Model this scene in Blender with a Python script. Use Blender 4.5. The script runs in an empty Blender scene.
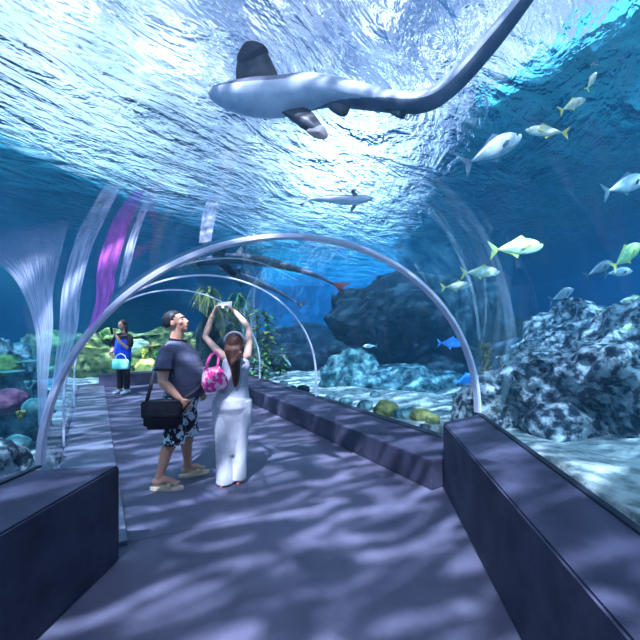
import bpy, bmesh, math, random
from mathutils import Vector, Matrix, noise
R = math.radians
C = bpy.context.scene.collection
F = 360.0; EYE = 1.58; HY = 326.0
def at(px, py, d):
    return Vector(((px-320)/F*d, d, EYE-(py-HY)/F*d))

# ---------------------------------------------------------------- materials
def new_mat(name):
    m = bpy.data.materials.new(name); m.use_nodes = True
    m.node_tree.nodes.clear(); return m, m.node_tree.nodes, m.node_tree.links
def nd(ns, t, **kw):
    n = ns.new(t)
    for k, v in kw.items():
        if k in n.inputs.keys(): n.inputs[k].default_value = v
        else: setattr(n, k, v)
    return n
def ramp(ns, stops):
    r = ns.new('ShaderNodeValToRGB'); e = r.color_ramp.elements
    while len(e) < len(stops): e.new(0.5)
    for i, (p, c) in enumerate(stops):
        e[i].position = p; e[i].color = (c[0], c[1], c[2], 1)
    return r
def mat(name, col, rough=0.6, col2=None, scale=8, bump=0.0, bscale=None, metal=0.0, spec=0.4, lo=.38, hi=.62, detail=6, sss=0, stretch=(1,1,1)):
    m, ns, ln = new_mat(name)
    out = nd(ns, 'ShaderNodeOutputMaterial'); b = nd(ns, 'ShaderNodeBsdfPrincipled')
    b.inputs['Base Color'].default_value = (*col, 1); b.inputs['Roughness'].default_value = rough
    b.inputs['Metallic'].default_value = metal; b.inputs['Specular IOR Level'].default_value = spec
    ln.new(b.outputs[0], out.inputs[0])
    tc = nd(ns, 'ShaderNodeTexCoord'); mp = nd(ns, 'ShaderNodeMapping'); mp.inputs['Scale'].default_value = stretch
    ln.new(tc.outputs['Object'], mp.inputs[0])
    if col2:
        n = nd(ns, 'ShaderNodeTexNoise', Scale=scale, Detail=detail, Roughness=.62); ln.new(mp.outputs[0], n.inputs['Vector'])
        r = ramp(ns, [(lo, col), (hi, col2)]); ln.new(n.outputs['Fac'], r.inputs[0]); ln.new(r.outputs[0], b.inputs['Base Color'])
    if bump:
        n2 = nd(ns, 'ShaderNodeTexNoise', Scale=bscale or scale*2, Detail=8, Roughness=.65); ln.new(mp.outputs[0], n2.inputs['Vector'])
        bp = nd(ns, 'ShaderNodeBump', Strength=1.0, Distance=bump); ln.new(n2.outputs['Fac'], bp.inputs['Height']); ln.new(bp.outputs[0], b.inputs['Normal'])
    return m
def glass_mat(name, tint, glossmax=.8, gmin=.04, power=4, veil=0.0, veil_col=(.6,.65,.9)):
    m, ns, ln = new_mat(name)
    out = nd(ns, 'ShaderNodeOutputMaterial'); t = nd(ns, 'ShaderNodeBsdfTransparent'); t.inputs[0].default_value = (*tint, 1)
    g = nd(ns, 'ShaderNodeBsdfGlossy'); g.inputs['Roughness'].default_value = 0.0 if not veil else .25; g.inputs[0].default_value = (.95,.97,1,1)
    lw = nd(ns, 'ShaderNodeLayerWeight', Blend=.5)
    p = nd(ns, 'ShaderNodeMath', operation='POWER'); p.inputs[1].default_value = power; ln.new(lw.outputs['Facing'], p.inputs[0])
    ma = nd(ns, 'ShaderNodeMath', operation='MULTIPLY_ADD'); ma.inputs[1].default_value = glossmax; ma.inputs[2].default_value = gmin
    ln.new(p.outputs[0], ma.inputs[0])
    mx = nd(ns, 'ShaderNodeMixShader'); ln.new(ma.outputs[0], mx.inputs[0]); ln.new(t.outputs[0], mx.inputs[1]); ln.new(g.outputs[0], mx.inputs[2])
    last = mx
    if veil:
        tr = nd(ns, 'ShaderNodeBsdfTranslucent'); tr.inputs[0].default_value = (*veil_col, 1)  # milky layer, carries the painted reflections on the left glass
        df = nd(ns, 'ShaderNodeBsdfDiffuse'); df.inputs[0].default_value = (*veil_col, 1)
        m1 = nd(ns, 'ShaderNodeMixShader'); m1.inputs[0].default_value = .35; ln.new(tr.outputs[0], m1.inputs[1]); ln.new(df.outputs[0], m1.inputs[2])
        # streaky noise along the strip keeps it uneven
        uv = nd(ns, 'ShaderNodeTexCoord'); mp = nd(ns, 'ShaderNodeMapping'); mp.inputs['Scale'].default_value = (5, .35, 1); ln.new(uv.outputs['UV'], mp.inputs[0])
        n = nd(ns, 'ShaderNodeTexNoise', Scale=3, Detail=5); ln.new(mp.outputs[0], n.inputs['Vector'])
        mr = nd(ns, 'ShaderNodeMapRange'); mr.inputs[1].default_value = .35; mr.inputs[2].default_value = .68; mr.inputs[3].default_value = veil*.45; mr.inputs[4].default_value = min(1, veil*1.5)
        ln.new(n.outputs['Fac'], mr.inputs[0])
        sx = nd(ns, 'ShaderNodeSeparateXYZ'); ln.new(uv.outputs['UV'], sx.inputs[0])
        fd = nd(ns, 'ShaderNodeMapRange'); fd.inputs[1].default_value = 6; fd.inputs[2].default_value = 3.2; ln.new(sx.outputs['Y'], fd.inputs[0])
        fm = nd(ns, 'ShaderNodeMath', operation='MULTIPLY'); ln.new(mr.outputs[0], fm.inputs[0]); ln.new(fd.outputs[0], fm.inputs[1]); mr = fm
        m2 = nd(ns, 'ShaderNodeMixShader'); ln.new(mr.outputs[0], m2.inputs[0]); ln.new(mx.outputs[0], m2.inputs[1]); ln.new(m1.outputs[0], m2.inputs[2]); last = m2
    ln.new(last.outputs[0], out.inputs[0]); return m

M = {}
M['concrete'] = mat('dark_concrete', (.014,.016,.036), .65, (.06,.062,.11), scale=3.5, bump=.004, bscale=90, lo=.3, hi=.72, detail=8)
M['floor'] = mat('speckled_floor', (.045,.05,.085), .55, (.10,.10,.155), scale=2.2, bump=.003, bscale=110, lo=.3, hi=.7, detail=10)
M['ledge'] = mat('pale_ledge', (.11,.12,.17), .35, (.17,.18,.24), scale=5)
M['steel'] = mat('brushed_steel', (.72,.72,.86), .38, (.85,.85,.95), scale=4, metal=.35, spec=.6)
M['seal'] = mat('black_sealant', (.01,.015,.025), .5)
M['sand'] = mat('pale_sand', (.20,.27,.27), .9, (.68,.74,.70), scale=7, bump=.08, bscale=24, lo=.38, hi=.58, detail=9)
M['glass'] = glass_mat('acrylic', (.94,.98,1.0), .5, .03, 4.5)
M['glass_far'] = glass_mat('far_acrylic', (.94,.98,1.0), .65, .03, 4.2)
M['joint'] = glass_mat('frosted_joint', (.9,.95,1.0), .3, .05, 3, veil=.52, veil_col=(.72,.78,1.0))  # pale reflection put into the colour of a translucent strip
M['joint_faint'] = glass_mat('clear_joint', (.85,.95,1.0), .4, .08, 3, veil=.16, veil_col=(.5,.75,.9))
M['joint_pink'] = glass_mat('magenta_joint', (.85,.7,1.0), .3, .05, 3, veil=.55, veil_col=(.9,.2,.8))  # magenta reflection painted as a tinted strip
M['tank'] = mat('tank_paint', (.002,.075,.125), .8, (.004,.15,.21), scale=.5)
M['roof'] = mat('hall_roof', (.006,.10,.15), .8, (.02,.24,.29), scale=.8)

# ---------------------------------------------------------------- mesh helpers
def link(name, bm, m=None, parent=None, smooth=False, loc=None, recalc=True):
    if recalc: bmesh.ops.recalc_face_normals(bm, faces=bm.faces[:])
    me = bpy.data.meshes.new(name); bm.to_mesh(me); bm.free()
    o = bpy.data.objects.new(name, me); C.objects.link(o)
    for mm in (m if isinstance(m, (list, tuple)) else [m]):
        if mm: me.materials.append(mm)
    if smooth:
        for p in me.polygons: p.use_smooth = True
    if parent: o.parent = parent
    if loc is not None: o.location = loc
    return o
def tag(o, label, cat, group=None, kind=None):
    o['label'] = label; o['category'] = cat
    if group: o['group'] = group
    if kind: o['kind'] = kind
    return o
def struct(o): o['kind'] = 'structure'; return o
def empty(name, loc, rot=(0,0,0)):
    o = bpy.data.objects.new(name, None); C.objects.link(o); o.location = loc; o.rotation_euler = rot; o.empty_display_size = .1
    return o
def copy_tree(o, parent=None):
    c = o.copy(); C.objects.link(c)
    if parent: c.parent = parent
    for ch in [x for x in bpy.data.objects if x.parent == o]: copy_tree(ch, c)
    return c
def prism(bm, pts, z0, z1, bevel=0):
    lo = [bm.verts.new((p[0], p[1], z0)) for p in pts]; hi = [bm.verts.new((p[0], p[1], z1)) for p in pts]
    n = len(pts); fs = [bm.faces.new(hi), bm.faces.new(lo[::-1])]
    for i in range(n): fs.append(bm.faces.new((lo[i], lo[(i+1)%n], hi[(i+1)%n], hi[i])))
    if bevel:
        bmesh.ops.bevel(bm, geom=list({e for f in fs for e in f.edges}), offset=bevel, segments=2, affect='EDGES')
    return bm
def loft(bm, rings, cap=True, closed=True):
    """rings: list of lists of Vectors"""
    vs = [[bm.verts.new(p) for p in r] for r in rings]; n = len(vs[0])
    for a, b in zip(vs, vs[1:]):
        for i in range(n if closed else n-1):
            bm.faces.new((a[i], a[(i+1)%n], b[(i+1)%n], b[i]))
    if cap and closed:
        try: bm.faces.new(vs[0][::-1]); bm.faces.new(vs[-1])
        except Exception: pass
    return vs
def frame_for(t, up=Vector((0,0,1))):
    t = t.normalized()
    if abs(t.dot(up)) > .95: up = Vector((0,1,0)) if abs(t.y) < .9 else Vector((1,0,0))
    s = t.cross(up).normalized(); u = s.cross(t).normalized()
    return s, u
def tube(bm, pts, radii, n=10, up=Vector((0,0,1)), cap=True):
    """elliptical tube; a radius may be (side, up)"""
    pts = [Vector(p) for p in pts]; rings = []
    for i, p in enumerate(pts):
        t = pts[min(i+1, len(pts)-1)] - pts[max(i-1, 0)]
        s, u = frame_for(t, up); r = radii[i] if isinstance(radii, (list, tuple)) else radii
        a, b = r if isinstance(r, (list, tuple)) else (r, r)
        rings.append([p + s*a*math.cos(2*math.pi*k/n) + u*b*math.sin(2*math.pi*k/n) for k in range(n)])
    return loft(bm, rings, cap)
def hull_z(rings_def, n=20, sq=2.0):
    """rings stacked roughly along z: (x, y, z, rx, ry)"""
    out = []
    for (x, y, z, rx, ry) in rings_def:
        r = []
        for k in range(n):
            a = 2*math.pi*k/n; c, s = math.cos(a), math.sin(a)
            r.append(Vector((x + rx*math.copysign(abs(c)**(2/sq), c), y + ry*math.copysign(abs(s)**(2/sq), s), z)))
        out.append(r)
    return out
def subsurf(o, lv=1):
    s = o.modifiers.new('subsurf', 'SUBSURF'); s.levels = lv; s.render_levels = lv; return o
def box_bm(sx, sy, sz, bevel=0.01, c=(0,0,0), seg=2):
    bm = bmesh.new(); bmesh.ops.create_cube(bm, size=1)
    for v in bm.verts: v.co = Vector((v.co.x*sx+c[0], v.co.y*sy+c[1], v.co.z*sz+c[2]))
    if bevel: bmesh.ops.bevel(bm, geom=bm.edges[:], offset=bevel, segments=seg, affect='EDGES')
    return bm

# ---------------------------------------------------------------- tunnel layout (metres)
N_AX = Vector((.110, .994)); N_PP = Vector((.994, -.110))      # near section
F_AX = Vector((-.530, .848)); F_PP = Vector((.848, .530))      # far section
C0 = Vector((-.085, 3.18))
def FP(off, t): return F_PP*off + F_AX*t
NEAR_HW = Vector((1.715, -.190))
def ring_at(u):
    """u<0: metres back along the near section; u in 0.. : far section. returns centre, half vector"""
    if u <= 0:
        k = min(1, -u/1.2)
        h = Vector((1.815, .75)).lerp(NEAR_HW, k)
        c = C0 + N_AX*u
        # keep both glass feet on straight lines parallel to the near axis
        return c, h
    t = 2.75 + u
    k = min(1, u/1.0)
    h = Vector((1.815, .75)).lerp(F_PP*1.9, k)
    c = C0.lerp(FP(1.56, t), k)
    return c, h
SPR, RISE = .64, 1.73
def ring_pts(u, grow=0.0, n=40, z0=0.02, legs=True):
    c, h = ring_at(u); L = h.length; h = h/L; out = []
    if legs: out.append(Vector((c.x-h.x*(L+grow), c.y-h.y*(L+grow), z0)))
    for i in range(n+1):
        a = math.pi*(1 - i/n); x = (L+grow)*math.cos(a)
        out.append(Vector((c.x+h.x*x, c.y+h.y*x, SPR+(RISE+grow)*math.sin(a))))
    if legs: out.append(Vector((c.x+h.x*(L+grow), c.y+h.y*(L+grow), z0)))
    return out
def pt_on(u, a, grow=0.0):
    """point on the glass; a in degrees, 0 = right foot, 180 = left foot"""
    c, h = ring_at(u); L = h.length; h = h/L; a = R(a); x = (L+grow)*math.cos(a)
    return Vector((c.x+h.x*x, c.y+h.y*x, SPR+(RISE+grow)*math.sin(a)))
HOOP2, HOOP3, TEND = 2.92, 5.6, 8.45

def glass_section(name, us, m='glass'):
    bm = bmesh.new(); rings = [ring_pts(u) for u in us]
    vs = [[bm.verts.new(p) for p in r] for r in rings]
    for a, b in zip(vs, vs[1:]):
        for i in range(len(a)-1): bm.faces.new((a[i], a[i+1], b[i+1], b[i]))
    o = struct(link(name, bm, M[m], smooth=True, recalc=False)); return o
w1 = glass_section('window_1', [-6.5, -4, -2.4, -1.2, -.9, -.6, -.3, 0])
w2 = glass_section('window_2', [0, .25, .5, .75, 1, 1.5, 2.2, HOOP2], 'glass_far')
w3 = glass_section('window_3', [HOOP2, 4, HOOP3], 'glass_far')
w4 = glass_section('window_4', [HOOP3, 7, TEND], 'glass_far')
bm = bmesh.new(); vs = [bm.verts.new(p) for p in ring_pts(TEND)]; bm.faces.new(vs)
struct(link('window_5', bm, M['glass'], recalc=False))

def hoop(name, u, label, rad=.03, wid=.055, m='steel', legs=True):
    c, h = ring_at(u); hn = h.normalized(); ax = Vector((-hn.y, hn.x, 0))
    base = Vector((c.x, c.y, 0)); root = empty(name, base)
    bm = bmesh.new(); inner = ring_pts(u, -rad*1.2, 64, legs=legs, z0=SPR-.0 if not legs else .03); outer = ring_pts(u, .012, 64, legs=legs, z0=.03)
    for rr_ in (inner, outer): rr_[-1].z = .64 if u == 0 else .283; rr_[0].z = .64 if u == 0 else .032
    rings = [[q+ax*wid-base, q-ax*wid-base, p-ax*wid-base, p+ax*wid-base] for q, p in zip(outer, inner)]
    loft(bm, rings); link('curved_bar', bm, M[m], root, smooth=False)
    # flange ring standing a little proud, and the two feet plates
    bm = bmesh.new(); f1 = ring_pts(u, -rad*.9, 64, legs=legs, z0=.03); f2 = ring_pts(u, .0, 64, legs=legs, z0=.03)
    for rr_ in (f1, f2): rr_[-1].z = .64 if u == 0 else .283; rr_[0].z = .64 if u == 0 else .032
    loft(bm, [[q+ax*(wid+.011)-base, q-ax*(wid+.011)-base, p-ax*(wid+.011)-base, p+ax*(wid+.011)-base] for q, p in zip(f2, f1)])
    link('flange', bm, M[m], root)
    tag(root, label, 'arch', 'steel arches of the tunnel')
    return root
hoop('steel_arch', 0, 'nearest pale steel arch spanning the tunnel at its bend', .027, .030)
hoop('steel_arch', HOOP2, 'second thin steel arch, right behind the woman in white', .013, .012)
hoop('steel_arch', HOOP3, 'farthest thin steel arch near the standing person in blue', .013, .012)

def on_glass(px, py):
    """where the sight line through a measured point meets the near glass"""
    d = Vector(((px-320)/F, 1, -(py-HY)/F)); o = Vector((0,0,EYE)); best = None
    lo = .3
    for i in range(4000):
        k = .3+i*.003; p = o+d*k
        u = (Vector((p.x, p.y))-C0).dot(N_AX); off = (Vector((p.x, p.y))-C0).dot(N_PP)/1.72
        if p.z > SPR: v = off*off+((p.z-SPR)/RISE)**2
        else: v = off*off
        if v >= .985: return p
    return p
def glass_strip(name, parent, left, right, m, n=36):
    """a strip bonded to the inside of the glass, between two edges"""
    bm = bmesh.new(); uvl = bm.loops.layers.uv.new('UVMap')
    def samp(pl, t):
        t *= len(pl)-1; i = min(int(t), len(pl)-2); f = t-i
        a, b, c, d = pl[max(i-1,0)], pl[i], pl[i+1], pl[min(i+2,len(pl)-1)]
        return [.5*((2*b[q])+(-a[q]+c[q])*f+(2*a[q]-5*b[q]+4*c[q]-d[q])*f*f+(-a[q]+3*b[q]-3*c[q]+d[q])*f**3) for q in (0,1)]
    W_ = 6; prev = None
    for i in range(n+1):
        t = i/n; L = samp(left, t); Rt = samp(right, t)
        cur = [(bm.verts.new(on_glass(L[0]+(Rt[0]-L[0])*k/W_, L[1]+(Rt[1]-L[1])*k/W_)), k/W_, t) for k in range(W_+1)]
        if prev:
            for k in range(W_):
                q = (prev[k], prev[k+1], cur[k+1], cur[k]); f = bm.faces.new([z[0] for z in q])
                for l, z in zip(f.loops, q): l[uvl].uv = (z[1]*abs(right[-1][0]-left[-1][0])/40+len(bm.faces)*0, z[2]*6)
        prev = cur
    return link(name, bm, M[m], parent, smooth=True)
# pale and magenta strips: reflections painted onto the left glass
glass_strip('panel_joint', w1, [(38,425),(37,370),(35,330),(22,291),(0,265),(-45,240)], [(45,425),(49,370),(53,330),(53,291),(62,250),(70,218)], 'joint')
glass_strip('panel_joint', w1, [(46,422),(54,370),(59,330),(62,291),(72,250),(84,220),(108,180)], [(49,420),(64,370),(77,330),(81,291),(91,250),(105,220),(124,180)], 'joint')
glass_strip('panel_joint', w1, [(88,330),(96,300),(97,272),(102,250),(114,218),(134,190)], [(97,322),(112,296),(116,270),(122,248),(132,216),(146,190)], 'joint_pink')
glass_strip('panel_joint', w1, [(118,288),(121,272),(127,245),(138,215),(150,190)], [(124,284),(130,268),(136,242),(146,213),(158,188)], 'joint')
glass_strip('panel_joint', w1, [(199,243),(201,225),(204,208),(213,192)], [(211,241),(214,225),(217,208),(220,192)], 'joint')
glass_strip('panel_joint', w1, [(497,410),(506,360),(503,310),(488,255),(462,210),(425,175)], [(502,412),(516,360),(513,310),(496,253),(468,206),(430,170)], 'joint_faint')
glass_strip('panel_joint', w1, [(478,340),(473,300),(462,265),(445,232)], [(481,340),(476,300),(465,264),(449,230)], 'joint_faint')

# ---------------------------------------------------------------- floor, benches, curbs
bm = bmesh.new(); us = [-6.5, -4, -2, -1, 0, .3, .6, 1, 2, 4, 6, 8.9]; prev = None
for u in us:
    c, h = ring_at(u); a = bm.verts.new((c.x-h.x*1.03, c.y-h.y*1.03, 0)); b = bm.verts.new((c.x+h.x*1.03, c.y+h.y*1.03, 0))
    if prev: bm.faces.new((prev[0], prev[1], b, a))
    prev = (a, b)
struct(link('floor', bm, M['floor']))
A = Vector((-1.356, 2.44)); B = Vector((1.20, 3.51)); BK = 6.3
Lo = Vector((-2.02, 2.22)); 
bm = bmesh.new()
prism(bm, [A, A-N_AX*BK, Vector((-1.99,2.36))-N_AX*BK-N_PP*.0, Vector((-1.99,2.34))], 0, .64, .012)
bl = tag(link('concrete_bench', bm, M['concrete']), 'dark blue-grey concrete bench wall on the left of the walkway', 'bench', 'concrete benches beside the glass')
bm = bmesh.new()
prism(bm, [B, Vector((1.76,3.885)), Vector((1.76,3.885))-N_AX*BK, B-N_AX*BK], 0, .64, .012)
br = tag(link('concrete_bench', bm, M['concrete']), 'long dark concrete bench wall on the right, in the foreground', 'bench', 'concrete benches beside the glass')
def strip_on(parent, p, q, w, z0, z1):
    bm = bmesh.new(); d = (q-p).normalized(); s = Vector((-d.y, d.x))*w/2
    prism(bm, [p-s, q-s, q+s, p+s], z0, z1); return link('sealant_strip', bm, M['seal'], parent)
gR = Vector((1.70,3.86)); gL = Vector((-1.87,2.40))
strip_on(br, gR, gR-N_AX*6.1, .035, .64, .652)
strip_on(bl, gL, gL-N_AX*6.1, .03, .64, .652)
# far curbs
bm = bmesh.new()
prism(bm, [FP(2.74,2.36), FP(2.70,11.2), FP(3.56,11.2), FP(3.56,2.36)], 0, .28, .01)
cr = tag(link('low_curb', bm, M['concrete']), 'low dark curb along the right of the far walkway behind the woman', 'curb')
strip_on(cr, FP(3.42,2.8), FP(3.42,11.1), .03, .28, .29)
bm = bmesh.new()
prism(bm, [FP(.09,10.76), FP(2.69,10.76), FP(2.69,11.25), FP(.09,11.25)], 0, .31, .01)
tag(link('low_curb', bm, M['concrete']), 'short dark curb closing the far end behind the person in blue', 'curb')
bm = bmesh.new()
prism(bm, [FP(-.33,2.95), FP(-.33,11.2), FP(.20,11.2), FP(.20,2.95)], 0, .03, .004)
tag(link('floor_ledge', bm, M['ledge']), 'pale flat ledge along the left glass of the far walkway', 'ledge')

# ---------------------------------------------------------------- water, roof, tank
WZ = 4.25
GX, GY = 2.6, -.9
def water_mat():
    m, ns, ln = new_mat('rippled_water')
    out = nd(ns, 'ShaderNodeOutputMaterial'); geo = nd(ns, 'ShaderNodeNewGeometry')
    mp = nd(ns, 'ShaderNodeMapping', vector_type='TEXTURE'); mp.inputs['Scale'].default_value = (1.5, .68, 1); mp.inputs['Rotation'].default_value = (0,0,R(60)); ln.new(geo.outputs['Position'], mp.inputs[0])
    n1 = nd(ns, 'ShaderNodeTexNoise', Scale=.9, Detail=4, Roughness=.55, Distortion=1.2); ln.new(mp.outputs[0], n1.inputs['Vector'])
    n2 = nd(ns, 'ShaderNodeTexNoise', Scale=5.0, Detail=3, Roughness=.6, Distortion=.6); ln.new(mp.outputs[0], n2.inputs['Vector'])
    add = nd(ns, 'ShaderNodeMath', operation='MULTIPLY_ADD'); add.inputs[1].default_value = .22; ln.new(n2.outputs['Fac'], add.inputs[0]); ln.new(n1.outputs['Fac'], add.inputs[2])
    bp = nd(ns, 'ShaderNodeBump', Strength=1.0, Distance=.40); ln.new(add.outputs[0], bp.inputs['Height'])
    rf = nd(ns, 'ShaderNodeBsdfRefraction', IOR=1.04, Roughness=0.0); rf.inputs[0].default_value = (.93,.97,1,1); ln.new(bp.outputs[0], rf.inputs['Normal'])
    gl = nd(ns, 'ShaderNodeBsdfGlossy', Roughness=.0); gl.inputs[0].default_value = (.8,.95,1,1); ln.new(bp.outputs[0], gl.inputs['Normal'])
    lw = nd(ns, 'ShaderNodeLayerWeight', Blend=.5); ln.new(bp.outputs[0], lw.inputs['Normal'])
    p = nd(ns, 'ShaderNodeMath', operation='POWER'); p.inputs[1].default_value = 4.0; ln.new(lw.outputs['Facing'], p.inputs[0])
    m1 = nd(ns, 'ShaderNodeMixShader'); ln.new(p.outputs[0], m1.inputs[0]); ln.new(rf.outputs[0], m1.inputs[1]); ln.new(gl.outputs[0], m1.inputs[2])
    # caustics painted into the transparency: noise dims the sun into streaks
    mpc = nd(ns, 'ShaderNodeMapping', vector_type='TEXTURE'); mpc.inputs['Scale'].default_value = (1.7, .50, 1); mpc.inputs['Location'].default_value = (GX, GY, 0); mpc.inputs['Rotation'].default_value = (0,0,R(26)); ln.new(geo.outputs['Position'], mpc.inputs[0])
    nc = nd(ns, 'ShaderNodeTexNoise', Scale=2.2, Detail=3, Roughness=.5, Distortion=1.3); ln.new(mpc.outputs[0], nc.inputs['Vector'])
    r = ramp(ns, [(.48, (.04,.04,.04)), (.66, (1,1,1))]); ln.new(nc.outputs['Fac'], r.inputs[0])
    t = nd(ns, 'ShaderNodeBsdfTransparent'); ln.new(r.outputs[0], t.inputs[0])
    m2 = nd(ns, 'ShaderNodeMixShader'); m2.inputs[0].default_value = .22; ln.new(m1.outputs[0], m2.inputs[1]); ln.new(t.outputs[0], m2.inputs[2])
    ln.new(m2.outputs[0], out.inputs[0]); return m
X0, X1, Y0, Y1 = -13, 14, -7, 24
bm = bmesh.new(); vs = [bm.verts.new(p) for p in ((X0,Y0,WZ), (X1,Y0,WZ), (X1,Y1,WZ), (X0,Y1,WZ))]; bm.faces.new(vs)
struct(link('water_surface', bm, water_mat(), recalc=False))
# roof added over the water; its opening shapes where the surface looks bright
RZ = 6.2
open_px = []
OPEN = [(-10.5,-6.5), (4.2,-6.5), (6.0,2.5), (5.1,5.0), (3.7,8.0), (5.4,23.5), (-3.6,23.5), (-6.2,17.0), (-8.8,9.0), (-10.5,8.0)]
bm = bmesh.new()
outer = [bm.verts.new(p) for p in ((X0,Y0,RZ), (X1,Y0,RZ), (X1,Y1,RZ), (X0,Y1,RZ))]
inn = [bm.verts.new((x, y, RZ)) for x, y in OPEN]
eds = [bm.edges.new((outer[i], outer[(i+1)%4])) for i in range(4)] + [bm.edges.new((inn[i], inn[(i+1)%len(inn)])) for i in range(len(inn))]
bmesh.ops.triangle_fill(bm, use_beauty=True, edges=eds)
bad = []
def inside(x, y, poly):
    c = False
    for i in range(len(poly)):
        x1, y1 = poly[i]; x2, y2 = poly[i-1]
        if (y1 > y) != (y2 > y) and x < (x2-x1)*(y-y1)/(y2-y1)+x1: c = not c
    return c
for f in bm.faces:
    c = f.calc_center_median()
    if inside(c.x, c.y, OPEN): bad.append(f)
bmesh.ops.delete(bm, geom=bad, context='FACES_ONLY')
r = bmesh.ops.extrude_face_region(bm, geom=bm.faces[:])
for v in r['geom']:
    if isinstance(v, bmesh.types.BMVert): v.co.z += .3
struct(link('ceiling', bm, M['roof']))
def wall(name, p, q):
    bm = bmesh.new(); d = Vector((q[0]-p[0], q[1]-p[1])).normalized(); s = Vector((d.y, -d.x))*.15
    P, Q = Vector(p), Vector(q); prism(bm, [P+s, Q+s, Q-s, P-s], -.6, RZ+.3); struct(link(name, bm, M['tank']))
wall('wall_left', (X0,Y0), (X0,Y1)); wall('wall_right', (X1,Y0), (X1,Y1)); wall('wall_back', (X0,Y1), (X1,Y1)); wall('wall_front', (X0,Y0), (X1,Y0))
# sand
def tunnel_side(x, y):
    """signed metres outside the glass feet (negative: under the tunnel); and +1 right / -1 left"""
    p = Vector((x, y)); o = (p-C0).dot(N_PP); t = FP(0,0); off = p.dot(F_PP)-1.56; tt = p.dot(F_AX)
    near = abs(o)-1.76; far = max(abs(off)-1.95, tt-11.3)
    # bend plane
    hn = Vector((1.815,.75)).normalized(); front = (p-C0).dot(Vector((-hn.y, hn.x))) < 0
    return (near, (1 if o > 0 else -1)) if front else (far, (1 if off > 0 else -1))
def sand_h(x, y):
    d, sgn = tunnel_side(x, y)
    base = .0
    if sgn > 0:
        k = max(0, min(1, (y-2.5)/3.0)); base = .61*(1-k) + .20*k
    else: base = .35 if y < 2.6 else -.02
    n = noise.fractal(Vector((x*.9, y*.9, 3.1)), 1.0, 2.0, 4)*.12
    h = base + n*min(1, max(0, d)) + (.25*min(1, max(0, d-3)/4))
    return h if d > .02 else -.35
bm = bmesh.new(); G = .11; nx = int((X1-X0)/G); ny = int((Y1+1.0)/G)
grid = [[bm.verts.new((X0+i*G, -1.0+j*G, sand_h(X0+i*G, -1.0+j*G))) for i in range(nx+1)] for j in range(ny+1)]
for j in range(ny):
    for i in range(nx): bm.faces.new((grid[j][i], grid[j][i+1], grid[j+1][i+1], grid[j+1][i]))
o = link('sand_bed', bm, M['sand'], smooth=True); o['kind'] = 'structure'; o.name = 'ground_sand'
# body of water around the tunnel
def water_vol():
    m, ns, ln = new_mat('sea_water'); out = nd(ns, 'ShaderNodeOutputMaterial')
    ab = nd(ns, 'ShaderNodeVolumeAbsorption', Density=.27); ab.inputs[0].default_value = (.44,.83,.97,1)
    sc = nd(ns, 'ShaderNodeVolumeScatter', Density=.020, Anisotropy=.2); sc.inputs[0].default_value = (.15,.65,1,1)
    ad = nd(ns, 'ShaderNodeAddShader'); ln.new(ab.outputs[0], ad.inputs[0]); ln.new(sc.outputs[0], ad.inputs[1]); ln.new(ad.outputs[0], out.inputs['Volume'])
    return m
bm = bmesh.new(); prism(bm, [(X0+.16,Y0+.16), (X1-.16,Y0+.16), (X1-.16,Y1-.16), (X0+.16,Y1-.16)], -.6, WZ-.03)
bmesh.ops.recalc_face_normals(bm, faces=bm.faces[:])
us = [-6.7, -4, -2, -1.2, -.6, 0, .25, .5, .75, 1, 2, 4, 6, TEND+.05]
rings = [ring_pts(u, .03, 40, z0=-.55) for u in us]
vs = [[bm.verts.new(p) for p in r] for r in rings]; nf = []
for a, b in zip(vs, vs[1:]):
    k = len(a)
    for i in range(k): nf.append(bm.faces.new((a[i], a[(i+1)%k], b[(i+1)%k], b[i])))
nf += [bm.faces.new(vs[0][::-1]), bm.faces.new(vs[-1])]
bmesh.ops.recalc_face_normals(bm, faces=nf); bmesh.ops.reverse_faces(bm, faces=nf)
struct(link('water', bm, water_vol(), recalc=False))
# ---------------------------------------------------------------- rocks
M['rock_pale'] = mat('pale_rock', (.012,.035,.06), .9, (.60,.70,.74), scale=9, bump=.16, bscale=13, lo=.44, hi=.60, detail=14)
M['rock_mid'] = mat('mid_rock', (.01,.08,.11), .9, (.35,.60,.60), scale=5, bump=.12, bscale=9, lo=.42, hi=.68, detail=12)
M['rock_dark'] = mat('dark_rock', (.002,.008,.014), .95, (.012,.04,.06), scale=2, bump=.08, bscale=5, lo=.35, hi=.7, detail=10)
M['rock_moss'] = mat('mossy_rock', (.06,.09,.03), .9, (.50,.48,.16), scale=4, bump=.05, bscale=8, lo=.4, hi=.65, detail=9)
def rock(label, c, r, seed, m='rock_mid', amp=.3, sub=5, freq=1.3, name='rock', cat='rock', group=None, flat=0):
    bm = bmesh.new(); bmesh.ops.create_icosphere(bm, subdivisions=sub, radius=1); off = Vector((seed*7.3, seed*3.1, seed*1.7))
    for v in bm.verts:
        p = v.co.copy(); q = Vector((p.x*r[0], p.y*r[1], p.z*r[2]))
        n = noise.hetero_terrain(q*freq+off, .9, 2.1, 6, .55)*.35 + noise.ridged_multi_fractal(q*freq*1.6+off, 1.0, 2.2, 5, 1.0, 2.0)*.22 - .42
        f = 1+amp*n
        if flat and p.z > flat: q.z = r[2]*(flat+(p.z-flat)*.3)
        v.co = q*f
    o = link(name, bm, M[m], smooth=True, loc=c); return tag(o, label, cat, group)
rock('big craggy pale boulder outside the glass on the right edge of the tank', (3.75,4.55,.62), (1.25,1.0,.92), 1, 'rock_pale', .75, 6, 1.5)
rock('rounded boulder leaning against the foot of the big craggy boulder', (2.75,4.1,.42), (.42,.38,.34), 2, 'rock_pale', .6, 5, 2.2)
rock('low flat pale rock just behind the foot of the nearest arch', (2.33,4.75,.42), (.50,.42,.40), 3, 'rock_pale', .5, 5, 2.2)
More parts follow.
